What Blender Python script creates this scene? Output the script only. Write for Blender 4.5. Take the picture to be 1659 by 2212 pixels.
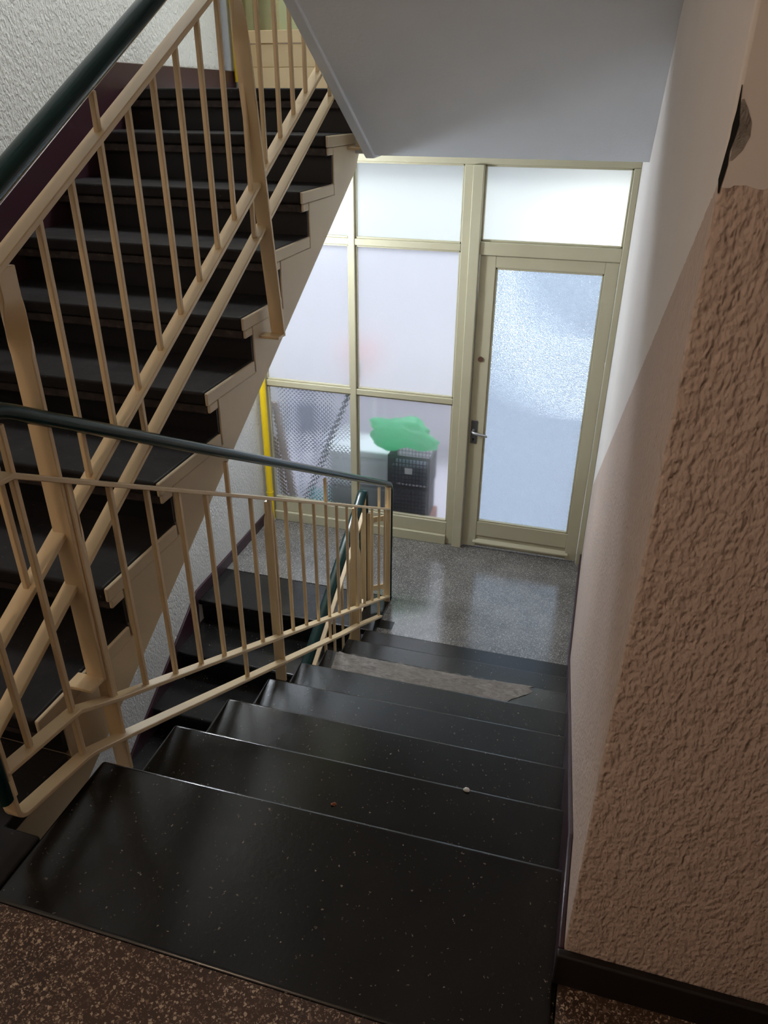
import bpy, bmesh, math, random
from mathutils import Vector, Matrix, noise
S = bpy.context.scene
COL = S.collection
for o in list(bpy.data.objects): bpy.data.objects.remove(o)
random.seed(7)

# ------------------------------------------------------------------ camera
cam_d = bpy.data.cameras.new('camera'); cam = bpy.data.objects.new('camera', cam_d); COL.objects.link(cam)
cam_d.sensor_fit = 'VERTICAL'; cam_d.sensor_height = 36.0; cam_d.sensor_width = 27.0
cam_d.lens = 36.0*1623.63/2212.0; cam_d.clip_start = 0.02
F = Vector((-.24230, .84359, -.47921)); R = Vector((.96020, .27924, .00605)); U = Vector((-.13892, .45868, .87768))
cam.matrix_world = Matrix(((R.x, U.x, -F.x, -.0947), (R.y, U.y, -F.y, -1.1247), (R.z, U.z, -F.z, 1.4517), (0, 0, 0, 1)))
S.camera = cam
# ------------------------------------------------------------------ light and exposure
S.view_settings.view_transform = 'Standard'; S.view_settings.look = 'None'
S.view_settings.gamma = 1.0; S.view_settings.use_curve_mapping = False
S.view_settings.exposure = 0.0
W = bpy.data.worlds.new('sky'); S.world = W; W.use_nodes = True
wn = W.node_tree.nodes; wl = W.node_tree.links
bg = wn['Background']
wtc = wn.new('ShaderNodeTexCoord'); wsep = wn.new('ShaderNodeSeparateXYZ'); wr = wn.new('ShaderNodeValToRGB')
wl.new(wtc.outputs['Generated'], wsep.inputs[0]); wl.new(wsep.outputs['Z'], wr.inputs['Fac'])
wr.color_ramp.elements[0].position = 0.0; wr.color_ramp.elements[0].color = (.62, .66, .80, 1)
wr.color_ramp.elements[1].position = 0.6; wr.color_ramp.elements[1].color = (.84, .92, .98, 1)
wl.new(wr.outputs[0], bg.inputs['Color']); bg.inputs['Strength'].default_value = .64

def area(name, loc, target, size, power, color, sy=None, spread=math.pi):
    d = bpy.data.lights.new(name, 'AREA'); d.energy = power; d.color = color
    d.shape = 'RECTANGLE'; d.size = size; d.size_y = sy or size; d.spread = spread
    o = bpy.data.objects.new(name, d); COL.objects.link(o); o.location = loc
    o.rotation_euler = (Vector(target)-Vector(loc)).to_track_quat('-Z', 'Y').to_euler()
    return o
# daylight from the courtyard, high outside the lower and the upper glazing
area('courtyard_daylight', (-1.0, 7.2, 3.6), (-1.0, 3.5, -.2), 4.0, 100, (.86, .93, 1.0), 3.0)
area('courtyard_daylight_upper', (-1.2, 6.8, 5.6), (-1.4, 3.5, 2.6), 3.0, 330, (.92, .97, 1.0), 2.5)
area('door_glint_light', (-.1, 6.9, .1), (-.3, 3.5, 0), .9, 18, (1, .98, .94), .9)  # small light added low outside to make the hammered door glass sparkle
# area light added high in the stairwell, standing in for daylight from above
area('stairwell_fill', (-1.3, 3.1, 4.2), (-2.3, .9, 1.6), 1.2, 60, (.95, .98, 1.0), .8, math.radians(110))

# ------------------------------------------------------------------ materials
def mat(name, color, rough=.6, spec=.5, metal=0, coat=0):
    m = bpy.data.materials.new(name); m.use_nodes = True
    b = m.node_tree.nodes['Principled BSDF']
    b.inputs['Base Color'].default_value = (*color, 1); b.inputs['Roughness'].default_value = rough
    b.inputs['Specular IOR Level'].default_value = spec; b.inputs['Metallic'].default_value = metal
    b.inputs['Coat Weight'].default_value = coat
    return m
def nodes(m): return m.node_tree.nodes, m.node_tree.links, m.node_tree.nodes['Principled BSDF']
def objco(m, scale=(1, 1, 1)):
    n, l, b = nodes(m)
    t = n.new('ShaderNodeNewGeometry'); mp = n.new('ShaderNodeMapping'); mp.inputs['Scale'].default_value = scale
    l.new(t.outputs['Position'], mp.inputs['Vector']); return mp.outputs[0]
def tex_noise(m, vec, scale, detail=3, rough=.55, dist=0):
    n, l, b = nodes(m); t = n.new('ShaderNodeTexNoise')
    t.inputs['Scale'].default_value = scale; t.inputs['Detail'].default_value = detail
    t.inputs['Roughness'].default_value = rough; t.inputs['Distortion'].default_value = dist
    l.new(vec, t.inputs['Vector']); return t.outputs['Fac']
def ramp(m, fac, stops):
    n, l, b = nodes(m); r = n.new('ShaderNodeValToRGB')
    while len(r.color_ramp.elements) < len(stops): r.color_ramp.elements.new(.5)
    for e, (p, c) in zip(r.color_ramp.elements, stops):
        e.position = p; e.color = (*c, 1) if len(c) == 3 else c
    l.new(fac, r.inputs['Fac']); return r.outputs[0]
def mix(m, fac, a, c, mode='MIX'):
    n, l, b = nodes(m); x = n.new('ShaderNodeMix'); x.data_type = 'RGBA'; x.blend_type = mode
    for sock, v in ((x.inputs[0], fac), (x.inputs[6], a), (x.inputs[7], c)):
        if isinstance(v, (int, float)): sock.default_value = v
        elif isinstance(v, tuple): sock.default_value = (*v, 1)
        else: l.new(v, sock)
    return x.outputs[2]
def math_n(m, op, a, c=0.0):
    n, l, b = nodes(m); x = n.new('ShaderNodeMath'); x.operation = op
    for sock, v in ((x.inputs[0], a), (x.inputs[1], c)):
        if isinstance(v, (int, float)): sock.default_value = v
        else: l.new(v, sock)
    return x.outputs[0]
def bump(m, h, strength, dist, prev=None):
    n, l, b = nodes(m); x = n.new('ShaderNodeBump'); x.inputs['Strength'].default_value = strength
    x.inputs['Distance'].default_value = dist; l.new(h, x.inputs['Height'])
    if prev: l.new(prev, x.inputs['Normal'])
    l.new(x.outputs[0], b.inputs['Normal']); return x.outputs[0]
def setc(m, c): nodes(m)[1].new(c, nodes(m)[2].inputs['Base Color'])
def setr(m, c): nodes(m)[1].new(c, nodes(m)[2].inputs['Roughness'])

def voronoi(m, vec, scale, feature='F1'):
    n, l, b = nodes(m); t = n.new('ShaderNodeTexVoronoi'); t.feature = feature
    t.inputs['Scale'].default_value = scale; l.new(vec, t.inputs['Vector']); return t
def terrazzo(name, base, chips, cover, scale=150, rough=.25, spec=.5, rp=1, rs=.5, ro=.10):
    m = mat(name, base, rough, spec); n, l, b = nodes(m); v = objco(m)
    dn = n.new('ShaderNodeTexNoise'); dn.inputs['Scale'].default_value = scale*.9; dn.inputs['Detail'].default_value = 1
    l.new(v, dn.inputs['Vector'])
    ad = n.new('ShaderNodeVectorMath'); ad.operation = 'MULTIPLY_ADD'
    ad.inputs[1].default_value = (.011,)*3
    l.new(dn.outputs['Color'], ad.inputs[0]); l.new(v, ad.inputs[2])
    vo = voronoi(m, ad.outputs[0], scale)
    sx = n.new('ShaderNodeSeparateColor'); l.new(vo.outputs['Color'], sx.inputs[0])
    on = math_n(m, 'LESS_THAN', sx.outputs[0], cover)
    rad = math_n(m, 'MULTIPLY', math_n(m, 'POWER', sx.outputs[1], rp), rs); rad = math_n(m, 'ADD', rad, ro)
    inside = math_n(m, 'LESS_THAN', vo.outputs['Distance'], rad)
    msk = math_n(m, 'MULTIPLY', on, inside)
    chipc = ramp(m, sx.outputs[2], chips)
    big = tex_noise(m, v, 5, 4, .6)
    basec = mix(m, ramp(m, big, [(.35, (0, 0, 0)), (.7, (1, 1, 1))]), base, tuple(min(1, c*1.7+.004) for c in base))
    c = mix(m, msk, basec, chipc)
    setc(m, c)
    sp = tex_noise(m, v, 9, 5, .65)
    setr(m, ramp(m, sp, [(.25, (rough*.9,)*3), (.8, (min(1, rough*1.35),)*3)]))
    bump(m, tex_noise(m, v, 60, 3), .12, .002)
    return m
M = {}
M['tread_black'] = terrazzo('polished_black_terrazzo', (.0060, .0052, .0048), [(0, (.05, .04, .035)), (1, (.24, .20, .16))], .10, 200, .19, .5, 3, .40)
M['tread_black_up'] = terrazzo('dull_black_terrazzo', (.010, .0085, .0085), [(0, (.04, .03, .03)), (1, (.13, .10, .09))], .05, 200, .5, .18, 3, .4)
M['terr_brown'] = terrazzo('brown_terrazzo', (.045, .024, .015), [(0, (.09, .055, .035)), (.5, (.26, .17, .12)), (1, (.54, .42, .31))], .90, 190, .40, .5, .8, .46, .17)
M['terr_grey'] = terrazzo('grey_terrazzo', (.085, .08, .076), [(0, (.25, .24, .22)), (.5, (.42, .39, .36)), (1, (.60, .57, .53))], .80, 230, .15, .95, .8, .45)
M['riser'] = mat('black_riser', (.0055, .004, .0045), .45)
bump(M['riser'], tex_noise(M['riser'], objco(M['riser']), 40), .15, .002)
M['riser_lip'] = mat('worn_dark_brown_lip', (.03, .019, .016), .6)
_v = objco(M['riser_lip']); setc(M['riser_lip'], ramp(M['riser_lip'], tex_noise(M['riser_lip'], _v, 35, 5, .7), [(.4, (.016, .010, .009)), (.62, (.045, .032, .028)), (.75, (.13, .11, .10))]))

def plaster(name, color, scale, dist, strength=1.0, rough=.85, stretch=(1, 1, .55), color2=None):
    m = mat(name, color, rough, .3); v = objco(m, stretch)
    a = tex_noise(m, v, scale, 3, .5, .3); c = tex_noise(m, v, scale*.33, 2, .5, .5)
    h = math_n(m, 'ADD', ramp(m, a, [(.38, (0,)*3), (.62, (1,)*3)]), math_n(m, 'MULTIPLY', c, .8))
    bump(m, h, strength, dist)
    big = tex_noise(m, objco(m), 2.2, 3)
    c2 = color2 or tuple(x*.86 for x in color)
    setc(m, mix(m, big, color, c2))
    return m
M['plaster_white'] = plaster('white_textured_plaster', (.74, .74, .73), 100, .003, .8)
M['paint_smooth'] = plaster('smooth_white_emulsion', (.64, .62, .60), 6, .0015, .5, .6)
M['soffit'] = plaster('smooth_grey_white_soffit', (.80, .84, .89), 90, .0006, .3, .7)
M['cream'] = mat('cream_gloss_paint', (.66, .53, .335), .34, .5)
_v = objco(M['cream']); bump(M['cream'], tex_noise(M['cream'], _v, 28, 3), .25, .0012)
_n = ramp(M['cream'], tex_noise(M['cream'], _v, 45, 4, .7), [(.70, (0,)*3), (.78, (1,)*3)])
setc(M['cream'], mix(M['cream'], _n, mix(M['cream'], tex_noise(M['cream'], _v, 3, 3), (.76, .60, .37), (.64, .48, .28)), (.30, .17, .08)))
M['cream_wall'] = mat('cream_painted_stringer', (.60, .50, .34), .5, .4)
_v = objco(M['cream_wall']); bump(M['cream_wall'], tex_noise(M['cream_wall'], _v, 22, 4), .3, .002)
setc(M['cream_wall'], mix(M['cream_wall'], tex_noise(M['cream_wall'], _v, 4, 4), (.64, .53, .37), (.52, .42, .28)))
M['frame'] = mat('cream_joinery_paint', (.62, .58, .42), .4, .5)
_v = objco(M['frame']); bump(M['frame'], tex_noise(M['frame'], _v, 30, 3), .2, .001)
setc(M['frame'], mix(M['frame'], tex_noise(M['frame'], _v, 3, 4), (.50, .47, .335), (.42, .375, .25)))
M['hand'] = mat('dark_green_plastic', (.002, .022, .021), .20, .28)
M['black'] = mat('black_worn_plastic', (.006, .008, .010), .35)
M['base_purple'] = mat('aubergine_gloss_skirting', (.040, .015, .022), .35, .5)
_v = objco(M['base_purple']); bump(M['base_purple'], tex_noise(M['base_purple'], _v, 25, 3), .3, .002)
M['base_black'] = mat('black_gloss_skirting', (.006, .004, .004), .5)
M['yellow'] = mat('yellow_gas_paint', (.86, .60, .015), .35)
M['greypipe'] = mat('grey_pipe_paint', (.30, .31, .33), .5)
M['chrome'] = mat('dull_aluminium', (.50, .50, .52), .35, .5, .9)
M['darkmetal'] = mat('dark_tarnished_steel', (.16, .16, .17), .4, .5, .8)
M['brownlock'] = mat('brown_lock_cylinder', (.10, .045, .03), .4)
M['hole'] = mat('black_hole', (.004, .004, .004), .8)
M['cement'] = mat('grey_cement_repair', (.26, .235, .215), .8, .3)
_v = objco(M['cement'], (1, 2, 1)); bump(M['cement'], tex_noise(M['cement'], _v, 26, 5, .6, 2), 1, .006)
setc(M['cement'], ramp(M['cement'], tex_noise(M['cement'], _v, 18, 5, .65, 1.5), [(.3, (.17, .15, .14)), (.7, (.36, .33, .30))]))

# right-hand wall: stippled plaster dado below a line that follows the stairs, smooth paint above
def dado_wall():
    m = mat('stippled_plaster_dado', (.6, .5, .45), .85, .3); n, l, b = nodes(m)
    g = n.new('ShaderNodeNewGeometry'); sx = n.new('ShaderNodeSeparateXYZ'); l.new(g.outputs['Position'], sx.inputs[0])
    y = sx.outputs['Y']; z = sx.outputs['Z']
    w = tex_noise(m, objco(m), 60, 2); w = math_n(m, 'MULTIPLY', math_n(m, 'SUBTRACT', w, .5), .012)
    line = math_n(m, 'SUBTRACT', 1.249, math_n(m, 'MULTIPLY', y, .574))
    line = math_n(m, 'MINIMUM', line, 1.378); line = math_n(m, 'ADD', line, w)
    above = math_n(m, 'GREATER_THAN', z, line)
    near = math_n(m, 'LESS_THAN', y, 3.36); far = math_n(m, 'SUBTRACT', 1, near)
    sm = math_n(m, 'MULTIPLY', above, near)
    v = objco(m, (1, 1, .62))
    a = tex_noise(m, v, 150, 1.5, .45, .1); c = tex_noise(m, objco(m, (1, 1, .45)), 62, 2, .5, .3)
    h = math_n(m, 'ADD', ramp(m, a, [(.30, (0,)*3), (.74, (1,)*3)]), math_n(m, 'MULTIPLY', ramp(m, c, [(.30, (0,)*3), (.55, (1,)*3)]), 1.0))
    h = math_n(m, 'MULTIPLY', h, math_n(m, 'SUBTRACT', 1, sm))
    h = math_n(m, 'ADD', h, math_n(m, 'MULTIPLY', math_n(m, 'MULTIPLY', tex_noise(m, objco(m, (1, 1, .15)), 9, 3), sm), .5))
    bump(m, h, 1, .0025)
    big = tex_noise(m, objco(m), 2.5, 3)
    setc(m, mix(m, math_n(m, 'MAXIMUM', sm, far), mix(m, big, (.60, .485, .425), (.52, .41, .35)), mix(m, big, (.76, .72, .69), (.70, .65, .62))))
    return m
M['dado'] = dado_wall()

def glass(name, rough, transl, tint=(.96, .97, 1.0), bumps=None):
    m = bpy.data.materials.new(name); m.use_nodes = True; n = m.node_tree.nodes; l = m.node_tree.links
    n.remove(n['Principled BSDF']); out = n['Material Output']
    g = n.new('ShaderNodeBsdfGlass'); g.inputs['Roughness'].default_value = rough; g.inputs['IOR'].default_value = 1.45
    g.inputs['Color'].default_value = (*tint, 1)
    t = n.new('ShaderNodeBsdfTranslucent'); t.inputs['Color'].default_value = (*tint, 1)
    mx = n.new('ShaderNodeMixShader'); mx.inputs[0].default_value = transl
    l.new(g.outputs[0], mx.inputs[1]); l.new(t.outputs[0], mx.inputs[2]); l.new(mx.outputs[0], out.inputs['Surface'])
    if bumps:
        ge = n.new('ShaderNodeNewGeometry'); mp = n.new('ShaderNodeMapping'); l.new(ge.outputs['Position'], mp.inputs[0])
        kind, sc, st, ds = bumps
        if kind == 'diamond':
            mp.inputs['Rotation'].default_value = (0, math.radians(45), 0)
            sp = n.new('ShaderNodeSeparateXYZ'); l.new(mp.outputs[0], sp.inputs[0])
            hs = []
            for ax in ('X', 'Z'):
                a = n.new('ShaderNodeMath'); a.operation = 'MULTIPLY'; a.inputs[1].default_value = sc; l.new(sp.outputs[ax], a.inputs[0])
                b = n.new('ShaderNodeMath'); b.operation = 'SINE'; l.new(a.outputs[0], b.inputs[0])
                e = n.new('ShaderNodeMath'); e.operation = 'ABSOLUTE'; l.new(b.outputs[0], e.inputs[0]); hs.append(e)
            c = n.new('ShaderNodeMath'); c.operation = 'MINIMUM'; l.new(hs[0].outputs[0], c.inputs[0]); l.new(hs[1].outputs[0], c.inputs[1])
            h = c.outputs[0]
        else:
            a = n.new('ShaderNodeTexNoise'); a.inputs['Scale'].default_value = sc; a.inputs['Detail'].default_value = 2
            a.inputs['Distortion'].default_value = 1.5; l.new(mp.outputs[0], a.inputs['Vector']); h = a.outputs['Fac']
        sy_ = n.new('ShaderNodeSeparateXYZ'); l.new(ge.outputs['Position'], sy_.inputs[0])
        fs = n.new('ShaderNodeMath'); fs.operation = 'LESS_THAN'; fs.inputs[1].default_value = 3.5325; l.new(sy_.outputs['Y'], fs.inputs[0])
        hm = n.new('ShaderNodeMath'); hm.operation = 'MULTIPLY'; l.new(fs.outputs[0], hm.inputs[0]); l.new(h, hm.inputs[1]); h = hm.outputs[0]
        bu = n.new('ShaderNodeBump'); bu.inputs['Strength'].default_value = st; bu.inputs['Distance'].default_value = ds
        l.new(h, bu.inputs['Height']); l.new(bu.outputs[0], g.inputs['Normal']); l.new(bu.outputs[0], t.inputs['Normal'])
    return m
M['frost_low'] = glass('finely_frosted_glass', .16, .10, (.97, .97, 1), ('noise', 160, .15, .001))
M['frost'] = glass('frosted_glass', .36, .35, (.97, .975, 1), ('noise', 90, .3, .002))
M['frost_top'] = glass('frosted_glass_greenish', .42, .45, (.96, .985, .965))
M['diamond'] = glass('diamond_patterned_glass', .12, .10, (.96, .97, 1), ('diamond', 150, .8, .0028))
M['hammered'] = glass('hammered_glass', .03, .30, (.84, .92, 1), ('noise', 110, 1.0, .030))
M['out_floor'] = mat('pale_tile_outside', (.62, .60, .66), .7)
M['out_wall'] = mat('white_render_outside', (.80, .78, .84), .8)
M['crate'] = mat('black_crate_plastic', (.012, .012, .02), .4)
M['label'] = mat('white_paper_label', (.8, .8, .8), .8)
M['bag'] = mat('green_polythene', (.05, .62, .28), .35)
_n, _l, _b = nodes(M['bag']); _t = _n.new('ShaderNodeBsdfTranslucent'); _t.inputs['Color'].default_value = (.18, .90, .52, 1)
_m = _n.new('ShaderNodeMixShader'); _m.inputs[0].default_value = .6; _l.new(_b.outputs[0], _m.inputs[1]); _l.new(_t.outputs[0], _m.inputs[2]); _l.new(_m.outputs[0], _n['Material Output'].inputs['Surface'])
M['foam'] = mat('white_polystyrene', (.80, .88, .90), .9)
M['bin'] = mat('grey_green_bin_plastic', (.10, .14, .14), .5)
M['wood'] = mat('weathered_wood', (.34, .24, .17), .7)
_v = objco(M['wood'], (12, 12, 1)); setc(M['wood'], mix(M['wood'], tex_noise(M['wood'], _v, 6, 4), (.40, .29, .21), (.24, .16, .11)))
M['stick'] = mat('dark_grey_stick', (.10, .10, .12), .5)
M['pink'] = mat('coral_red_plastic', (.85, .20, .14), .5)
M['slate'] = mat('slate_blue_cloth', (.16, .20, .30), .9)
M['brownwood'] = mat('brown_stained_timber', (.34, .12, .05), .5)
M['fillwarm'] = mat('warm_fill_glow', (.9, .85, .75), .3)
_b = nodes(M['fillwarm'])[2]; _b.inputs['Emission Color'].default_value = (1, .70, .42, 1); _b.inputs['Emission Strength'].default_value = 2.0
M['fillcool'] = mat('cool_fill_glow', (.9, .9, .9), .3)
_b = nodes(M['fillcool'])[2]; _b.inputs['Emission Color'].default_value = (.93, .96, 1, 1); _b.inputs['Emission Strength'].default_value = 4.0
M['brick'] = mat('reddish_block', (.35, .14, .09), .8)
M['slate_dark'] = mat('dark_blue_grey_contents', (.12, .13, .20), .8)
M['leaf'] = mat('dry_brown_leaf', (.30, .10, .04), .7)
M['tealrag'] = mat('teal_rag', (.10, .55, .50), .8)

# ------------------------------------------------------------------ mesh helpers
class MB:
    def __init__(s): s.v = []; s.f = []
    def box(s, a, b, rot=None, piv=None):
        x0, y0, z0 = a; x1, y1, z1 = b; i = len(s.v)
        P = [(x0, y0, z0), (x1, y0, z0), (x1, y1, z0), (x0, y1, z0), (x0, y0, z1), (x1, y0, z1), (x1, y1, z1), (x0, y1, z1)]
        if rot is not None:
            pv = Vector(piv); P = [tuple(pv+rot @ (Vector(p)-pv)) for p in P]
        s.v += P
        s.f += [(i, i+3, i+2, i+1), (i+4, i+5, i+6, i+7), (i, i+1, i+5, i+4), (i+1, i+2, i+6, i+5), (i+2, i+3, i+7, i+6), (i+3, i, i+4, i+7)]
        return s
    def prism(s, poly, axis, a, b):
        i = len(s.v); n = len(poly)
        def P(u, w, t): return {'x': (t, u, w), 'y': (u, t, w), 'z': (u, w, t)}[axis]
        s.v += [P(u, w, a) for u, w in poly]+[P(u, w, b) for u, w in poly]
        s.f += [tuple(range(i, i+n)), tuple(range(i+2*n-1, i+n-1, -1))]
        s.f += [(i+k, i+n+k, i+n+(k+1) % n, i+(k+1) % n) for k in range(n)]
        return s
    def rings(s, R, cap=True):
        i = len(s.v); n = len(R[0])
        for r in R: s.v += [tuple(p) for p in r]
        for j in range(len(R)-1):
            for k in range(n):
                s.f.append((i+j*n+k, i+j*n+(k+1) % n, i+(j+1)*n+(k+1) % n, i+(j+1)*n+k))
        if cap: s.f += [tuple(range(i+n-1, i-1, -1)), tuple(range(i+(len(R)-1)*n, i+len(R)*n))]
        return s
    def tube(s, path, r, n=12):
        R = []
        for j, p in enumerate(path):
            p = Vector(p); a = Vector(path[max(0, j-1)]); b = Vector(path[min(len(path)-1, j+1)])
            t = (b-a).normalized(); u = t.cross(Vector((0, 0, 1)))
            if u.length < 1e-3: u = t.cross(Vector((0, 1, 0)))
            u.normalize(); w = t.cross(u); rr = r[j] if isinstance(r, (list, tuple)) else r
            R.append([p+u*math.cos(2*math.pi*k/n)*rr+w*math.sin(2*math.pi*k/n)*rr for k in range(n)])
        return s.rings(R)
    def sweep_x(s, x, path, sec):
        """path of (y, z) points in the plane x; sec = list of (dx, dn) section points"""
        R = []
        for j, p in enumerate(path):
            p = Vector(p); d = []
            if j > 0: d.append((p-Vector(path[j-1])).normalized())
            if j < len(path)-1: d.append((Vector(path[j+1])-p).normalized())
            t = sum(d, Vector((0, 0))).normalized(); nrm = Vector((-t.y, t.x))
            c = max(.35, abs(t.dot(d[0])))
            R.append([(x+dx, p.x+nrm.x*dn/c, p.y+nrm.y*dn/c) for dx, dn in sec])
        return s.rings(R)
    def build(s, name, m, parent=None, bevel=0, seg=2, smooth=False, angle=40):
        me = bpy.data.meshes.new(name); me.from_pydata(s.v, [], s.f); me.update()
        bm = bmesh.new(); bm.from_mesh(me); bmesh.ops.recalc_face_normals(bm, faces=bm.faces); bm.to_mesh(me); bm.free()
        o = bpy.data.objects.new(name, me); COL.objects.link(o); me.materials.append(m)
        if parent: o.parent = parent
        if smooth or bevel:
            for p in me.polygons: p.use_smooth = True
            try: me.set_sharp_from_angle(angle=math.radians(angle))
            except Exception: pass
        if bevel:
            bv = o.modifiers.new('bevel', 'BEVEL'); bv.width = bevel; bv.segments = seg; bv.limit_method = 'ANGLE'; bv.angle_limit = math.radians(35); 
            wnm = o.modifiers.new('weighted_normal', 'WEIGHTED_NORMAL'); wnm.keep_sharp = True
        return o
def B(a, b): return MB().box(a, b)
def tag(o, label=None, cat=None, group=None, kind=None):
    if label: o['label'] = label
    if cat: o['category'] = cat
    if group: o['group'] = group
    if kind: o['kind'] = kind
    return o
def empty(name, loc=(0, 0, 0), **k):
    o = bpy.data.objects.new(name, None); COL.objects.link(o); o.empty_display_size = .1; o['base'] = 0
    del o['base']
    o.location = loc
    tag(o, **k); return o
def place(o, loc):
    """put the Empty o at loc while its children keep their world positions"""
    o.location = loc
    for c in o.children: c.matrix_parent_inverse = Matrix.Translation(Vector(loc)).inverted()
def struct(o, label, cat): return tag(o, label, cat, kind='structure')
def flat(w, t): return [(-w/2, -t/2), (w/2, -t/2), (w/2, t/2), (-w/2, t/2)]
def oval(w, h, n=16): return [(w/2*math.copysign(abs(math.cos(a))**.8, math.cos(a)), h/2*math.copysign(abs(math.sin(a))**.8, math.sin(a))) for a in [2*math.pi*k/n for k in range(n)]]
def arc(p, q, r, n=6):
    """round the corner at q[1] of three points"""
    a, b, c = [Vector(t) for t in q]; u = (a-b).normalized(); w = (c-b).normalized()
    out = []
    for k in range(n+1):
        t = k/n; out.append(tuple((b+u*r)*(1-t)**2+b*2*t*(1-t)+(b+w*r)*t*t))
    return out

# ------------------------------------------------------------------ dimensions
XL = -2.334; XA = -1.1425; XB = -1.2386; YG = 3.54; ZL = -1.36; ZU = 1.50
SK = .0137
NA = [(k*.3104, -.17*k) for k in range(8)]
FB = [(-.093, .172), (.229, .335), (.525, .500), (.848, .658), (1.136, .820), (1.402, .990), (1.704, 1.155), (1.997, 1.334), (2.29, 1.50)]

# ------------------------------------------------------------------ setting
struct(B((XL, -2.7, -.30), (1.6, -.41, 0)).build('floor', M['terr_brown']), 'dark brown speckled terrazzo landing in the bottom left foreground', 'floor')
struct(B((.0, -.41, -.30), (1.6, -.235, 0)).build('floor', M['terr_brown']), 'dark terrazzo strip in front of the brown wall, bottom right', 'floor')
mb = MB().box((XL, 2.74, ZL-.25), (0, YG+.08, ZL))
mb.prism([(-1.143, 2.74), (0, 2.74), (0, 2.10), (-1.143, 2.10)], 'z', ZL-.25, ZL)
struct(mb.build('floor', M['terr_grey']), 'grey speckled terrazzo half landing in front of the glazed door', 'floor')
struct(B((XL, 2.36, 1.25), (0, YG+.08, ZU)).build('floor', M['soffit']), 'upper half landing slab at the head of the left stairs', 'floor')
struct(B((XL, -2.7, -3.1), (0, YG, -2.95)).build('floor', M['terr_grey']), 'floor at the foot of the stairs leading down', 'floor')
struct(B((XL-.15, -2.8, -3.1), (XL, YG+.3, 4.4)).build('wall_left', M['plaster_white']), 'white rough plaster wall along the left stairs', 'wall')
mb = B((0, -.235, -3.1), (1.7, YG+.3, 4.4))
struct(mb.build('wall_right', M['dado'], bevel=.005, seg=3), 'pinkish brown rough plaster wall with a smooth upper part, right', 'wall')
struct(B((1.6, -2.8, -.3), (1.75, -.235, 3.0)).build('wall_side', M['dado']), 'plaster wall of the near landing beside the camera', 'wall')
struct(B((XL, -2.85, -3.1), (1.7, -2.7, 4.4)).build('wall_near', M['dado']), 'plaster wall of the near landing behind the camera', 'wall')
struct(MB().prism([(XL, -2.8), (1.75, -2.8), (1.75, -.235), (-1.14, -.235), (-1.14, -.9), (XL, -.9)], 'z', 2.70, 2.95).build('ceiling', M['soffit']), 'ceiling slab over the near landing', 'ceiling')
struct(B((XL-.15, -2.8, 4.3), (1.75, YG+.3, 4.45)).build('ceiling', M['soffit']), 'ceiling high above the stairwell', 'ceiling')
struct(B((XL, YG-.04, 1.19), (0, YG+.12, 1.25)).build('trim_1', M['frame']), 'cream strip along the top of the glazed screen', 'trim')
# skirtings
ZS = -1.28
mb = MB().prism([(YG-.04, ZS), (2.34, ZS), (1.485, -1.807), (.6, -2.35), (-.1, -2.78), (-.1, -2.94), (2.30, -1.75), (2.34, ZL), (YG-.04, ZL)], 'x', XL, XL+.014)
struct(mb.build('baseboard_left', M['base_purple'], bevel=.003), 'dark aubergine painted skirting beside the steps going down', 'skirting')
mb = MB().prism([(YG-.04, 1.60), (2.27, 1.60), (-.3, .17), (-.6, .09), (-2.7, .09), (-2.7, 0), (.18, .0), (2.90, ZU), (YG-.04, ZU)], 'x', XL, XL+.014)
struct(mb.build('baseboard_left', M['base_purple'], bevel=.003), 'dark aubergine painted skirting climbing beside the left stairs', 'skirting')
mb = MB().prism([(-.235, .088), (0.02, .088), (2.30, ZL+.11), (YG-.04, ZL+.085), (YG-.04, ZL), (2.05, ZL), (.1, -.25), (0, 0), (-.235, 0)], 'x', -.011, .0)
struct(mb.build('baseboard_right', M['base_purple'], bevel=.003), 'narrow dark skirting at the foot of the right wall beside the descending steps', 'skirting')
struct(B((-.012, -.252, 0), (1.6, -.235, .088)).build('baseboard_front', M['base_black'], bevel=.004), 'black skirting under the brown wall, bottom right', 'skirting')

# ------------------------------------------------------------------ glazed screen with door
def member(mb, x0, x1, z0, z1, y0=3.495, y1=3.56): mb.box((x0, y0, z0), (x1, y1, z1))
win = empty('window_1', label='cream framed screen of six frosted panes left of the door', cat='window', kind='structure')
fr = MB()
member(fr, XL, 0, 1.145, 1.19, 3.49); member(fr, XL, -2.285, ZL, 1.19, 3.49)
member(fr, -.958, -.903, ZL, 1.145); member(fr, -.905, -.842, ZL-.0, 1.145, 3.465, 3.57)
member(fr, -.036, 0, ZL, 1.145, 3.485)
member(fr, -2.285, -.958, .672, .712); member(fr, -2.285, -.958, -.297, -.257)
member(fr, -1.664, -1.622, -1.19, 1.145, 3.488)
member(fr, -2.285, -.958, ZL+.075, -1.185); member(fr, -2.285, -.958, ZL, ZL+.075, 3.475)
member(fr, -.842, -.036, .658, .732, 3.485)
fr.build('frame', M['frame'], win, bevel=.004)
st = MB()
def beads(mb, x0, x1, z0, z1, w=.011):
    for a in ((x0, x1, z0, z0+w), (x0, x1, z1-w, z1), (x0, x0+w, z0, z1), (x1-w, x1, z0, z1)): member(mb, *a, 3.508, 3.53)
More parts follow.
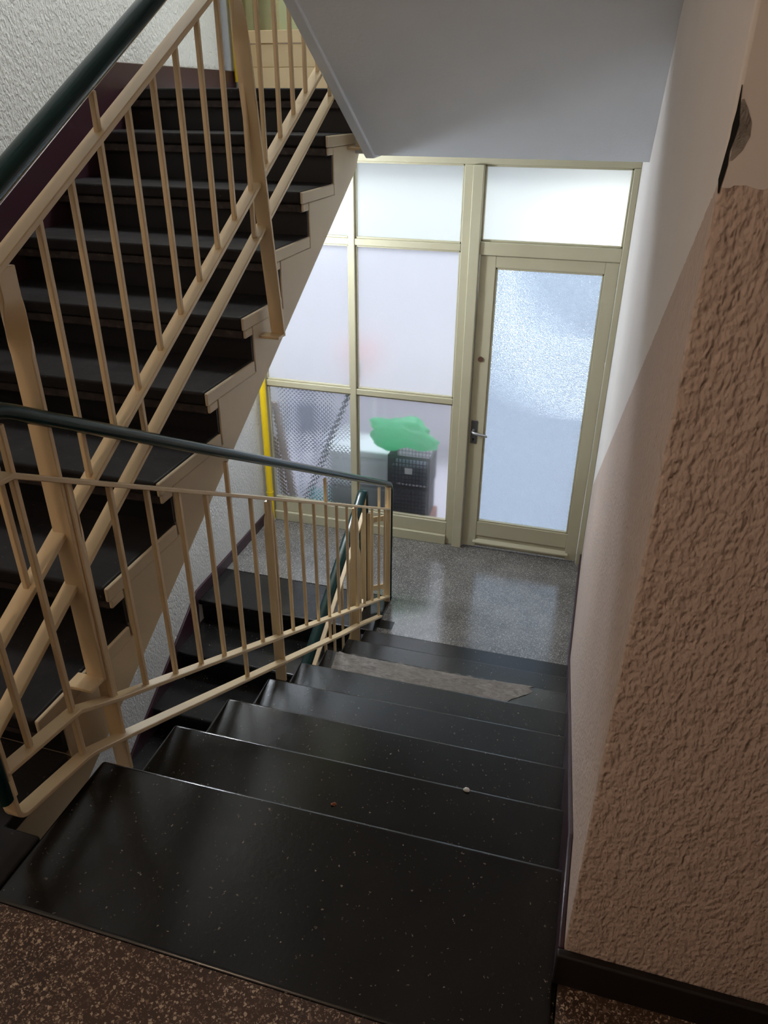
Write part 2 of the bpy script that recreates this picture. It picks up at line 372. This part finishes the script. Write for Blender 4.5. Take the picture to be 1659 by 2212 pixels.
panes = [(-2.285, -1.664, .712, 1.145, 'frost_top', 'greenish white top left pane'), (-1.622, -.958, .712, 1.145, 'frost_top', 'greenish white pane of the top row'),
         (-2.285, -1.664, -.257, .672, 'frost', 'middle pane beside the stair stringer'), (-1.622, -.958, -.257, .672, 'frost', 'large frosted middle pane'),
         (-2.285, -1.664, -1.185, -.297, 'diamond', 'diamond patterned lower left pane'), (-1.622, -.958, -1.185, -.297, 'frost_low', 'lower pane in front of the crates')]
for x0, x1, z0, z1, g, lb in panes:
    beads(st, x0, x1, z0, z1)
    o = B((x0, 3.530, z0), (x1, 3.535, z1)).build('pane', M[g], win); o['label'] = lb
st.build('glazing_bead', M['frame'], win, bevel=.002)
win.location = (0, 0, 0)
w2 = empty('window_2', label='frosted fanlight pane above the glazed door', cat='window', kind='structure')
B((-.842, 3.530, .732), (-.036, 3.535, 1.145)).build('pane', M['frost_top'], w2)
mb = MB(); beads(mb, -.842, -.036, .732, 1.145); mb.build('glazing_bead', M['frame'], w2, bevel=.002)

door = empty('door_1', label='cream door with one tall hammered glass pane', cat='door', kind='structure')
D = MB(); x0, x1, z0, z1 = -.838, -.038, ZL+.014, .654; gx0, gx1, gz0, gz1 = -.742, -.114, -1.145, .588
member(D, x0, gx0, z0, z1, 3.500, 3.545); member(D, gx1, x1, z0, z1, 3.500, 3.545); member(D, gx0, gx1, gz1, z1, 3.500, 3.545)
member(D, gx0, gx1, z0+.09, gz0, 3.503, 3.545); member(D, gx0, gx1, z0, z0+.09, 3.512, 3.545)
D.build('leaf', M['frame'], door, bevel=.003)
L = MB(); L.prism([(3.512, z0+.03), (3.488, z0+.03), (3.488, z0+.042), (3.512, z0+.062)], 'x', gx0-.02, gx1+.02)
L.build('weather_bar', M['frame'], door, bevel=.003)
mb = MB(); beads(mb, gx0, gx1, gz0, gz1, .012); mb.build('glazing_bead', M['frame'], door, bevel=.002)
B((gx0, 3.530, gz0), (gx1, 3.535, gz1)).build('pane', M['hammered'], door)['label'] = 'hammered glass pane sparkling towards its top'
hd = B((-.826, 3.494, -.553), (-.783, 3.502, -.388)).build('escutcheon', M['darkmetal'], door, bevel=.006)
MB().tube([(-.806, 3.497, -.455), (-.806, 3.455, -.455), (-.802, 3.446, -.456), (-.79, 3.441, -.458), (-.755, 3.438, -.462), (-.705, 3.438, -.470)], [.010, .009, .009, .009, .0085, .0075], 12).build('lever', M['chrome'], hd, smooth=True)
mb = MB().tube([(-.806, 3.4935, -.52), (-.806, 3.4925, -.52)], .008, 12); mb.box((-.809, 3.4925, -.538), (-.803, 3.4938, -.52)); mb.build('keyhole', M['hole'], hd)
MB().tube([(-.806, 3.499, -.455), (-.806, 3.488, -.455)], .017, 16).build('rose', M['darkmetal'], hd, smooth=True)
MB().tube([(-.794, 3.503, .026), (-.794, 3.492, .026)], .0165, 18).build('lock_cylinder', M['brownlock'], door, smooth=True)

# upper screen: low cream panel with glazing above, on the upper half landing
up = empty('window_3', label='cream panelled screen with blurred glass at the head of the left stairs', cat='window', kind='structure')
mb = MB(); mb.box((XL+.04, 3.50, ZU), (0, 3.56, 1.62)); mb.box((XL+.04, 3.508, 1.62), (0, 3.555, 1.735)); mb.box((XL+.04, 3.485, 1.738), (0, 3.57, 1.80))
mb.box((XL, 3.48, ZU), (XL+.05, 3.58, 4.2)); mb.box((-.05, 3.48, ZU), (0, 3.58, 4.2)); mb.box((-1.2, 3.48, 1.8), (-1.14, 3.58, 4.2)); mb.box((XL, 3.48, 4.1), (0, 3.58, 4.3)); mb.box((XL, 3.485, 2.9), (0, 3.57, 2.96))
mb.build('frame', M['cream'], up, bevel=.004)
M['upglass'] = glass('blurred_upper_glass', .20, .2, (.62, .62, .44))
for x0, x1, z0, z1 in ((XL+.05, -1.2, 1.80, 2.9), (-1.14, -.05, 1.80, 2.9), (XL+.05, -1.2, 2.96, 4.1), (-1.14, -.05, 2.96, 4.1)):
    B((x0, 3.53, z0), (x1, 3.535, z1)).build('pane', M['upglass'], up)

# ------------------------------------------------------------------ stairs
def sk(y, x): return y+SK*x
def tread_poly(y0, y1, xa, xb): return [(xa, sk(y0, xa)), (xb, sk(y0, xb)), (xb, sk(y1, xb)), (xa, sk(y1, xa))]
# flight going down to the glazed door
fa = empty('staircase', label='black terrazzo steps going down to the glazed door', cat='staircase')
def slab(poly, z, th, name, parent, m, bev=.0105):
    return MB().prism(poly, 'z', z-th, z).build(name, m, parent, bevel=bev, seg=4)
s0 = slab([(XA, -.41), (-.001, -.41), (-.001, 0), (XA, sk(0, XA))], 0, .045, 'tread', fa, M['tread_black']); s0['label'] = 'broad black slab along the edge of the near landing'
for k in range(1, 8):
    y0 = NA[k-1][0]-.045; y1, z = NA[k]
    o = slab(tread_poly(y0, y1, XA, -.001), z, .04, 'tread', fa, M['tread_black'])
    if k == 5:
        pm = MB(); n = 90; m_ = 14; yb0 = NA[4][0]-.02; yb1 = y1
        xa, xb = -1.075, -.17
        for i in range(n+1):
            for j in range(m_+1):
                u = i/n; w = j/m_; x = xa+(xb-xa)*u
                ya = yb1-(.03+.30*min(1, (u*14))**.5*(1-max(0, (u-.66)/.34)**1.3))*(1+.35*noise.noise(Vector((x*9, 3, 1)))+.15*noise.noise(Vector((x*31, 3, 1)))); ya = max(ya, yb0+.03)
                y = ya+(yb1+.003-ya)*w+.014*noise.noise(Vector((x*24, w*3, 5)))*(1-w); x += .05*noise.noise(Vector((w*4, u*2, 8)))*(1 if u < .5 else -.6)
                edge = min(u*20, (1-u)*20, w*9+.05, 1)
                zz = z+.0007+.0045*edge*(.5+.5*noise.noise(Vector((x*11, y*24, 0))))+.002*abs(noise.noise(Vector((x*40, y*70, 2))))*edge
                if j == m_: zz -= .010+.008*abs(noise.noise(Vector((x*18, 0, 9))))
                pm.v.append((x, sk(y, x), zz))
        for i in range(n):
            for j in range(m_): a = i*(m_+1)+j; pm.f.append((a, a+m_+1, a+m_+2, a+1))
        pt = pm.build('cement_patch', M['cement'], o, smooth=True, angle=80); pt['label'] = 'rough grey cement repair along the worn edge of one step'
for k in range(8):
    y, z = NA[k]; z2 = z-.17
    mb = MB().prism([(XA+.006, sk(y-.045, XA)), (-.001, sk(y-.045, 0)), (-.001, sk(y-.030, 0)), (XA+.006, sk(y-.030, XA))], 'z', z2, z-.04-(.005 if k == 0 else 0))
    mb.build('riser', M['riser'], fa)
P = [(-.41, -.046)]
for k in range(8): y, z = NA[k]; P += [(y-.045, z-.046), (y-.045, z-.17-.041)]
P = P[:-1]+[(NA[7][0]-.045, ZL-.02), (NA[7][0]-.045, ZL-.25), (1.95, ZL-.23), (-.05, -.30), (-.41, -.30)]
MB().prism(P, 'x', XA+.012, -.001).build('stair_body', M['cream_wall'], fa)

# flight going up on the left
fb = empty('staircase', label='black steps with cream stringer climbing along the left wall', cat='staircase')
o = MB().prism([(XL, -.41), (XA-.002, -.41), (XA-.002, -.25), (XB, -.25), (XB, -.025), (XL, -.025)], 'z', -.045, 0).build('tread', M['tread_black_up'], fb, bevel=.005); o['label'] = 'black slab at the foot of the left stairs'
yr = [-.025]+[f[0]+.066 for f in FB[1:]]
prev = 0
for k, (y, z) in enumerate(FB):
    y1 = yr[k+1]+.01 if k < 8 else 2.70
    poly = [(XL, y), (XB-.005, y), (XB-.005, y1), (XL, y1)]
    slab(poly, z, .045, 'tread', fb, M['tread_black_up'], .009)
    B((XB-.006, y+.002, z-.045), (XB+.004, y1-.012, z-.003)).build('tread_end', M['cream_wall'], fb, bevel=.004)
    B((XL, y+.014, z-.078), (XB-.008, y+.07, z-.045)).build('nosing_strip', M['riser_lip'], fb, bevel=.005)
    B((XB-.008, y+.014, z-.074), (XB+.002, y+.07, z-.046)).build('nosing_strip', M['cream_wall'], fb, bevel=.004)
    B((XL, yr[k], prev), (XB-.006, yr[k]+.02, z-.045)).build('riser', M['riser'], fb)
    prev = z
P = [(-.25, -.046), (-.25+.225, -.046)]
z0 = 0
for k, (y, z) in enumerate(FB): P += [(yr[k]+.012, z0-.046), (yr[k]+.012, z-.046)]; z0 = z
P += [(2.42, 1.455), (2.42, 1.25), (2.36, 1.178), (1.32, .587), (.469, .108), (-.25, -.296)]
MB().prism(P, 'x', XL+.001, XB).build('stringer', M['cream_wall'], fb, bevel=.004)

# flight going further down under it
fc = empty('staircase', label='black steps going down under the left stairs beside the aubergine skirting', cat='staircase')
xr = -1.245
o = MB().prism([(XL, 2.355), (-1.145, 2.36), (-1.145, 2.40), (-1.052, 2.40), (-1.052, 2.49), (-1.145, 2.49), (-1.145, 2.735), (XL, 2.735)], 'z', ZL-.04, ZL+.0005).build('tread', M['tread_black'], fc, bevel=.006); o['label'] = 'dark slab along the edge of the half landing'
P = [(2.74, ZL-.05)]
for k in range(0, 10):
    y = 2.36-.328*k; z = ZL-.17*k
    if k: slab([(XL, y), (xr, y), (xr, y+.328+.05), (XL, y+.328+.05)], z, .04, 'tread', fc, M['tread_black'])
    if k < 9: B((XL, y+.035, z-.17), (xr-.004, y+.05, z-.04)).build('riser', M['riser'], fc)
    P += [(y+.052, z-.042), (y+.052, z-.17-.042)]
P = P[:-1]+[(-.58, -2.949), (.2, -2.949), (2.35, -1.75), (2.74, -1.62)]
MB().prism(P, 'x', XL+.002, xr-.008).build('stair_body', M['cream_wall'], fc)

# flight climbing overhead
fd = empty('staircase', label='smooth grey underside of the stair flight overhead', cat='staircase')
poly = [(2.36, 1.499), (2.36, 1.25), (2.27, 1.25), (-.235, 2.70), (-.235, 2.95), (-.05, 2.95)]
y, z = -.05, 2.95
for k in range(8):
    z -= .17; poly.append((y, z)); y += .29; poly.append((y, z))
poly.append((y, 1.499)) if y < 2.35 else None
MB().prism(poly, 'x', -1.12, -.0005).build('soffit_slab', M['soffit'], fd)
st = [(p[0], p[1]) for p in poly]
low = [(2.37, 1.52), (2.37, 1.242), (2.272, 1.238), (-.235, 2.689), (-.235, 2.97), (-.05, 2.97), (2.2, 1.66)]
MB().prism(low, 'x', -1.165, -1.12).build('stringer', M['soffit'], fd, bevel=.006)

# ------------------------------------------------------------------ railings
def vbar(mb, x, y, z0, z1, w=.0135): mb.box((x-w/2, y-w/2, z0), (x+w/2, y+w/2, z1))
def twisted(x, y, ztop, zbot, w=.05, t=.011, ztw=.15, lean=0.0):
    """flat bar: wide face along the railing at the top, turned a quarter below the twist"""
    mb = MB(); R = []; n = 26
    for i in range(n+1):
        z = ztop+(zbot-ztop)*i/n
        R.append(z)
    zs = [ztop, ztop-ztw*.35]+[ztop-ztw*.35-ztw*.65*i/14 for i in range(1, 15)]+[ztop-ztw-.02, zbot]
    rr = []
    for z in zs:
        u = min(1, max(0, (ztop-ztw*.35-z)/(ztw*.65))); a = math.radians(90)*(1-u)
        c, s_ = math.cos(a), math.sin(a); ww = w*(1-.12*math.sin(u*math.pi))
        yy = y+lean*(ztop-z)
        rr.append([(x+dx*c-dy*s_, yy+dx*s_+dy*c, z) for dx, dy in ((-ww/2, -t/2), (ww/2, -t/2), (ww/2, t/2), (-ww/2, t/2))])
    mb.rings(rr); return mb
C_ = M['cream']
# railing of the descending flight
ra = empty('stair_railing', label='cream railing with green handrail sloping down to the glazed door', cat='railing')
xa = -1.165
hA = lambda y: .914-.5345*y
uA = lambda y: .775-.545*y
lA = lambda y: .150-.548*y
bA = lambda y: .018-.548*y
ye = 2.70
def rnd(pts, r):
    out = [pts[0]]
    for i in range(1, len(pts)-1):
        a, b, c = Vector(pts[i-1]), Vector(pts[i]), Vector(pts[i+1]); rr = min(r, (a-b).length*.45, (c-b).length*.45)
        p, q = b+(a-b).normalized()*rr, b+(c-b).normalized()*rr
        for k in range(6): t = k/5; out.append(tuple(p*(1-t)**2+b*2*t*(1-t)+q*t*t))
    out.append(pts[-1]); return out
yb = -.06
MB().sweep_x(xa, rnd([(-.292, .155), (-.292, hA(yb)+.005), (yb, hA(yb)), (ye+.012, hA(ye+.012)), (ye+.012, -1.36)], .045), oval(.046, .034)).build('handrail', M['hand'], ra, smooth=True, angle=60)
MB().sweep_x(xa, rnd([(-.272, .15), (-.272, hA(yb)-.03)], .03), flat(.034, .012)).build('end_bar', C_, ra, bevel=.002)
MB().sweep_x(xa, rnd([(ye-.012, hA(ye-.012)-.012), (ye-.012, -1.44), (ye-.04, bA(ye-.04))], .03), flat(.034, .014)).build('end_bar', C_, ra, bevel=.002)
MB().sweep_x(xa, [(-.275, uA(yb)+.012), (yb, uA(yb)), (ye-.005, uA(ye-.005))], flat(.034, .012)).build('rail', C_, ra, bevel=.002)
MB().sweep_x(xa, [(-.275, .218), (-.04, lA(-.04)+.008), (.10, lA(.10)), (ye-.005, lA(ye-.005))], flat(.036, .012)).build('rail', C_, ra, bevel=.002)
MB().sweep_x(xa, rnd([(-.278, .20), (-.278, .085), (-.04, .038), (.10, bA(.10)), (1.85, bA(1.85)), (2.05, bA(2.05)+.008), (ye, bA(ye))], .03), flat(.036, .012)).build('rail', C_, ra, bevel=.002)
mb = MB(); vbar(mb, xa+.003, ye-.012, -1.44, hA(ye)-.02, .016); mb.build('end_bar', C_, ra, bevel=.003)
mb = MB(); mb.box((xa-.023, ye-.020, -1.30), (xa-.018, ye+.018, -.72)); mb.build('handrail_skirt', M['black'], ra, bevel=.001)
YA = [-.05, .09, .228, .370, .510, .654, .795, .941, 1.085, 1.224, 1.369, 1.512, 1.656, 1.795, 1.939, 2.080, 2.212, 2.363, 2.498, 2.62]
for i, y in enumerate(YA):
    mb = MB(); z1 = uA(y)-.004; z0 = lA(y)+.004
    if i in (0, 6, 12, 18): z1 = hA(y)-.03; z0 = bA(y)+.004
    vbar(mb, xa, y, z0, z1); mb.build('baluster', C_, ra, bevel=.0025)
mb = MB(); vbar(mb, xa, -.19, .21, uA(yb)); mb.build('baluster', C_, ra, bevel=.0025)
for y, dz in ((.105, .26), (1.12, .24), (2.12, .24)):
    twisted(xa-.022, y, uA(y)-.005, lA(y)-dz, .046, .012).build('post', C_, ra, bevel=.002)

# railing of the ascending flight
rb = empty('stair_railing', label='cream railing with thick green handrail climbing the left stairs', cat='railing')
xb = -1.20
hB = lambda y: 1.249+.549*y
uB = lambda y: 1.139+.541*y
lB = lambda y: .553+.543*y
bB = lambda y: .417+.540*y
ys, yt = -.34, 2.46
MB().sweep_x(xb, rnd([(ys, .45), (ys, hB(ys)), (yt, hB(yt)), (yt+.35, hB(yt))], .05), oval(.050, .040)).build('handrail', M['hand'], rb, smooth=True, angle=60)
MB().sweep_x(xb, [(ys, hB(ys)-.018), (yt, hB(yt)-.018)], flat(.030, .008)).build('rail', C_, rb, bevel=.002)
MB().sweep_x(xb, [(ys, uB(ys)), (yt, uB(yt))], flat(.040, .013)).build('rail', C_, rb, bevel=.002)
MB().sweep_x(xb, [(ys, lB(ys)), (yt, lB(yt))], flat(.040, .013)).build('rail', C_, rb, bevel=.002)
MB().sweep_x(xb, [(ys, .40), (ys+.01, bB(ys)), (yt, bB(yt))], flat(.038, .012)).build('rail', C_, rb, bevel=.002)
YB = [-.18, -.05, .213, .334, .456, .580, .702, .821, .946, 1.068, 1.195, 1.320, 1.449, 1.572, 1.693, 1.817, 1.94, 2.06, 2.30, 2.42]
for i, y in enumerate(YB):
    mb = MB(); z1 = uB(y)-.004; z0 = lB(y)+.004
    if y in (.456, 1.195, 1.94): z1 = hB(y)-.03; z0 = bB(y)+.004
    vbar(mb, xb, y, z0, z1); mb.build('baluster', C_, rb, bevel=.0025)
for y, zb, ln in ((.078, .175, 0), (1.155, .72, .15), (2.20, 1.27, .1)):
    twisted(xb+.012, y, uB(y)-.006, zb, .05, .012, .17, ln).build('post', C_, rb, bevel=.002)
    yy = y+ln*(uB(y)-zb)
    B((XB, yy-.055, zb+.0), (xb+.036, yy-.004, zb+.010)).build('bracket', C_, rb, bevel=.002)

# railing of the flight further down
rc = empty('stair_railing', label='cream railing with dark green handrail going down below the half landing', cat='railing')
xc = -1.30
hC = lambda y: -.60+.53*(y-2.56)
uC = lambda y: hC(y)-.125
lC = lambda y: hC(y)-.75
y1 = 2.63; y0 = .2
MB().sweep_x(xc, rnd([(y1, -1.33), (y1, hC(y1)+.01), (y1-.08, hC(y1-.08)+.004), (y0, hC(y0))], .035), oval(.058, .038)).build('handrail', M['hand'], rc, smooth=True, angle=60)
MB().sweep_x(xc+.004, rnd([(y1-.018, -1.40), (y1-.018, hC(y1)-.02), (y0, hC(y0)-.022)], .03), flat(.034, .012)).build('rail', C_, rc, bevel=.002)
MB().sweep_x(xc, [(y1-.02, uC(y1-.02)), (y0, uC(y0))], flat(.034, .012)).build('rail', C_, rc, bevel=.002)
MB().sweep_x(xc, [(y1-.02, lC(y1-.02)), (y0, lC(y0))], flat(.036, .012)).build('rail', C_, rc, bevel=.002)
for i in range(15):
    y = 2.50-.142*i; mb = MB(); vbar(mb, xc, y, lC(y), uC(y)); mb.build('baluster', C_, rc, bevel=.0025)
for y in (2.44, 1.45):
    twisted(xc+.02, y, uC(y)-.005, lC(y)-.18, .046, .012).build('post', C_, rc, bevel=.002)
B((xc-.005, y1-.012, -1.40), (xc+.045, y1+.004, -.70)).build('end_bar', C_, rc, bevel=.003)
for z in (-.755, -1.25):
    MB().rings([[(xc+.02, 2.625+d, z+e) for d, e in ((-.006, -.018), (.006, -.018), (.006, .018), (-.006, .018))], [(xa-.015, 2.695+d, z+e) for d, e in ((-.006, -.018), (.006, -.018), (.006, .018), (-.006, .018))]]).build('link_bar', C_, rc, bevel=.002)

# ------------------------------------------------------------------ pipes
gp = empty('gas_pipe', label='yellow gas pipe running up the far left corner', cat='pipe')
MB().tube([(-2.292, 3.44, ZL+.02), (-2.292, 3.44, 1.24)], .024, 18).build('pipe', M['yellow'], gp, smooth=True)
MB().tube([(-2.292, 3.44, 1.545), (-2.292, 3.44, 4.29)], .024, 18).build('pipe', M['yellow'], gp, smooth=True)
MB().tube([(-2.292, 3.44, 1.24), (-2.292, 3.44, 1.546)], .019, 14).build('sleeve', M['greypipe'], gp, smooth=True)
MB().tube([(-2.292, 3.44, -1.115), (-2.292, 3.44, -1.105)], .027, 18).build('collar', M['yellow'], gp, smooth=True)
MB().tube([(-2.292, 3.44, ZL), (-2.292, 3.44, ZL+.02)], .030, 18).build('collar', M['greypipe'], gp, smooth=True)
pp = MB().tube([(-2.306, 3.33, 1.60), (-2.306, 3.33, 4.29)], .022, 16).build('waste_pipe', M['greypipe'], smooth=True)
tag(pp, 'grey vertical pipe beside the yellow pipe at the upper landing', 'pipe')

# ------------------------------------------------------------------ broken plaster at the wall corner
def strip(name, m, zz, xl, xr, yf, lab):
    R_ = []
    for z, a, b in zip(zz, xl, xr): R_.append([(a, yf, z), (b, yf, z), (b, -.2335, z), (a, -.2335, z)])
    return struct(MB().rings(R_).build(name, m), lab, 'damage')
zz = [1.372, 1.385, 1.398, 1.410, 1.422, 1.434, 1.446, 1.457, 1.468]
strip('plaster_crack', M['hole'], zz, [.001, -.001, 0, .001, .002, .002, .003, .003, .003], [.0015, .0035, .005, .0042, .0065, .008, .006, .0045, .0035], -.2358, 'dark ragged crack in the plaster at the wall corner')
strip('exposed_plaster', M['cement'], [1.402, 1.412, 1.424, 1.436, 1.448, 1.456], [.006]*6, [.008, .016, .020, .019, .013, .008], -.2354, 'patch of bare grey plaster beside the crack at the wall corner')

# ------------------------------------------------------------------ added warm lamp on the near landing, unseen behind the camera
lp = empty('fill_ceiling_lamp', label='round warm fill lamp added over the near landing, out of view', cat='lamp')
def lathe(c, prof, n=28):
    return MB().rings([[(c[0]+r*math.cos(2*math.pi*k/n), c[1]+r*math.sin(2*math.pi*k/n), c[2]+z) for k in range(n)] for r, z in prof])
lathe((-1.5, -1.7, 2.70), [(.09, 0), (.09, -.03), (.075, -.04)]).build('fill_lamp_base', M['frame'], lp, smooth=True)
lathe((-1.5, -1.7, 2.66), [(.075, 0), (.11, -.03), (.125, -.07), (.11, -.12), (.07, -.15), (.01, -.16)]).build('fill_globe', M['fillwarm'], lp, smooth=True)
ld = bpy.data.lights.new('warm_fill_light', 'POINT'); ld.energy = 23; ld.color = (1, .74, .52); ld.shadow_soft_size = .13
lo = bpy.data.objects.new('warm_fill_light', ld); COL.objects.link(lo); lo.location = (-1.5, -1.7, 2.36)

wlp = empty('fill_wall_lamp', label='round fill lamp added on the left wall, hidden under the climbing stairs', cat='lamp')  # fill lamp added out of view to brighten the soffit and right wall
MB().tube([(XL, 2.6, .78), (XL+.03, 2.6, .78)], .12, 28).build('fill_lamp_base', M['frame'], wlp, smooth=True)
MB().tube([(XL+.03, 2.6, .78), (XL+.055, 2.6, .78), (XL+.085, 2.6, .78), (XL+.10, 2.6, .78)], [.108, .10, .07, .02], 28).build('fill_cover', M['fillcool'], wlp, smooth=True)
ld = bpy.data.lights.new('soffit_fill_light', 'POINT'); ld.energy = 66; ld.color = (.84, .92, 1.0); ld.shadow_soft_size = .10
lo = bpy.data.objects.new('soffit_fill_light', ld); COL.objects.link(lo); lo.location = (XL+.23, 2.6, .78)

# ------------------------------------------------------------------ outside the glass
struct(B((XL-.6, YG+.10, ZL-.10), (1.0, 8.0, ZL-.03)).build('floor', M['out_floor']), 'pale tiled yard beyond the glazed screen', 'floor')
struct(B((XL-.6, YG+1.6, ZL-.03), (1.0, YG+1.72, -.45)).build('wall_yard', M['out_wall']), 'low white yard wall blurred beyond the glass', 'wall')
def crate(loc, rz, label, with_label):
    c = empty('crate', label=label, cat='crate', group='black crates outside the glass')
    w, d, h = .305, .22, .24; mb = MB(); t = .006
    def side(f, L_):
        n = int(L_/.024)
        for i in range(n+1): a = -L_/2+L_*i/n; f(a-t/2, a+t/2, 0, h)
        for z in (0, .03, .06, .09, .12, .15, .18): f(-L_/2, L_/2, z, z+.006)
        f(-L_/2, L_/2, h-.022, h); f(-L_/2, L_/2, 0, .012)
        f(-L_/2, -L_/2+.018, 0, h); f(L_/2-.018, L_/2, 0, h)
    side(lambda a, b, z0, z1: mb.box((a, -d/2, z0), (b, -d/2+t, z1)), w); side(lambda a, b, z0, z1: mb.box((a, d/2-t, z0), (b, d/2, z1)), w)
    side(lambda a, b, z0, z1: mb.box((-w/2, a, z0), (-w/2+t, b, z1)), d); side(lambda a, b, z0, z1: mb.box((w/2-t, a, z0), (w/2, b, z1)), d)
    for i in range(12): x = -w/2+w*i/11; mb.box((x-.004, -d/2, 0), (x+.004, d/2, .006))
    mb.build('basket', M['crate'], c)
    mb = MB(); mb.box((-w/2+.015, -d/2+.02, .008), (w/2-.015, d/2-.015, .15 if with_label else h-.08)); mb.build('contents', M['slate_dark'], c, bevel=.02)
    if with_label: B((-.03, -d/2-.003, .105), (.025, -d/2, .15)).build('label', M['label'], c)
    c.location = loc; c.rotation_euler = (0, 0, rz); return c
cx, cy = -1.265, YG+.145
crate((cx-.005, cy, -1.225), .05, 'black slatted crate beyond the glass, under the labelled crate', False)
crate((cx, cy, -.985), .02, 'black slatted crate with a white label, holding a green bag', True)
def blob(name, loc, sc, m, seed, amp=.25, freq=3, sub=4):
    bm = bmesh.new(); bmesh.ops.create_icosphere(bm, subdivisions=sub, radius=1)
    for v in bm.verts:
        p = v.co.copy(); n = noise.fractal(p*freq*.5+Vector((seed, 0, 0)), 1, 2, 4)
        v.co = Vector((p.x*sc[0], p.y*sc[1], p.z*sc[2]))*(1+amp*n)
    me = bpy.data.meshes.new(name); bm.to_mesh(me); bm.free()
    for p in me.polygons: p.use_smooth = True
    o = bpy.data.objects.new(name, me); COL.objects.link(o); o.location = loc; me.materials.append(m); return o
tag(B((-1.46, YG+.03, ZL-.03), (-1.09, YG+.26, -1.225)).build('plinth_block', M['brick'], bevel=.006), 'low reddish block under the two black crates outside', 'block')
o = blob('plastic_bag', (-1.345, YG+.155, -.632), (.235, .10, .115), M['bag'], 3, .42, 2.4); tag(o, 'crumpled green plastic bag on top of the crates outside', 'bag')
bx = empty('polystyrene_box', label='white foam box beyond the glass beside the crates', cat='box')
mb = MB(); mb.box((-1.95, YG+.20, -1.10), (-1.47, YG+.50, -.87)); mb.build('box_body', M['foam'], bx, bevel=.01)
B((-1.965, YG+.185, -.87), (-1.455, YG+.515, -.815)).build('lid', M['foam'], bx, bevel=.01)
tb = empty('storage_bin', label='dark grey green bin under the white foam box', cat='bin')
MB().prism([(-1.91, -1.39), (-1.50, -1.39), (-1.47, -1.10), (-1.94, -1.10)], 'y', YG+.16, YG+.52).build('bin_body', M['bin'], tb, bevel=.012)
B((-1.94, YG+.15, -1.135), (-1.47, YG+.53, -1.10)).build('rim', M['bin'], tb, bevel=.006)
bc = empty('broom', label='long dark stick leaning against the glass behind the muntin', cat='broom')
MB().tube([(-1.612, YG+.035, -.10), (-2.13, YG+.15, -1.33)], .013, 12).build('stick', M['stick'], bc, smooth=True)
B((-2.20, YG+.12, -1.39), (-2.00, YG+.18, -1.32)).build('broom_head', M['stick'], bc, bevel=.01)
for i, (xt, zt, xb_, lb, off) in enumerate(((-2.275, -.46, -2.14, 'pale wooden board leaning against the glass beside the yellow pipe', .035), (-2.33, -.76, -2.24, 'shorter wooden board leaning outside behind the yellow pipe', .10))):
    a = math.atan2(xb_-xt, zt+1.39); rot = Matrix.Rotation(-a, 3, 'Y')
    Lh = math.hypot(xb_-xt, zt+1.39)
    mb = MB(); mb.box((xb_-.024, YG+off+.0, -1.38), (xb_+.024, YG+off+.022, -1.38+Lh), rot, (xb_, YG+off, -1.38)); o = mb.build('wooden_board', M['wood'], bevel=.002)
    tag(o, lb, 'board')
tub = empty('plastic_tub', label='coral red tub on a white stool blurred beyond the glass', cat='tub')
lathe((-1.86, YG+.80, -.33), [(.001, -.08), (.13, -.08), (.17, .10), (.175, .10), (.172, .115), (.16, .11), (.125, -.06), (.001, -.06)], 24).build('tub_body', M['pink'], tub, smooth=True)
stl = empty('stool', label='tall white stool blurred beyond the screen, under the coral tub', cat='stool')
B((-2.02, YG+.62, -.45), (-1.70, YG+.98, -.41)).build('seat', M['out_wall'], stl, bevel=.01)
for sx in (-2.00, -1.72):
    for sy in (YG+.65, YG+.95): B((sx-.015, sy-.015, -1.39), (sx+.015, sy+.015, -.45)).build('leg', M['out_wall'], stl, bevel=.004)
ch = empty('garden_chair', label='slate blue garden chair blurred behind the diamond patterned pane', cat='chair')
B((-2.42, YG+.58, -.95), (-2.10, YG+.61, -.58)).build('backrest', M['slate'], ch, bevel=.02)
B((-2.42, YG+.58, -.99), (-2.10, YG+.95, -.95)).build('seat', M['slate'], ch, bevel=.012)
for sx in (-2.40, -2.12):
    for sy in (YG+.58, YG+.94): B((sx-.012, sy-.012, -1.39), (sx+.012, sy+.012, -.97)).build('leg', M['slate'], ch)
o = blob('rag', (-2.05, YG+.30, -1.34), (.10, .07, .05), M['tealrag'], 11, .3, 3, 3); tag(o, 'small teal rag on the ground behind the diamond patterned pane', 'rag')
o = blob('pebble', (-.267, .295, -.1655), (.009, .006, .005), M['label'], 2, .2, 2, 3); tag(o, 'small pale pebble near the edge of the second step down', 'pebble')
lf = MB(); lf.v = [(0, 0, 0), (.010, .004, .004), (.018, 0, .002), (.012, -.007, .001), (.004, -.008, .004), (.009, -.001, .007)]; lf.f = [(0, 1, 5), (1, 2, 5), (2, 3, 5), (3, 4, 5), (4, 0, 5), (0, 4, 3, 2, 1)]
o = lf.build('dry_leaf', M['leaf']); o.location = (-.602, .153, -.1698); tag(o, 'tiny curled brown leaf on the second step down', 'leaf')
# brown timber post outside the upper screen
o = B((-2.27, YG+.10, 1.25), (-2.14, YG+.18, 4.2)).build('timber_post', M['brownwood'], bevel=.004); tag(o, 'brown timber upright behind the upper blurred glass', 'post')

for o in list(COL.objects):
    if o.type == 'EMPTY' and o.children and o.parent is None and o.location.length < 1e-6:
        bb = []
        for c in o.children:
            bb += [c.matrix_world @ Vector(v.co) for v in c.data.vertices]
        if bb:
            mn = Vector((sum(v.x for v in bb)/len(bb), sum(v.y for v in bb)/len(bb), min(v.z for v in bb))); place(o, mn)
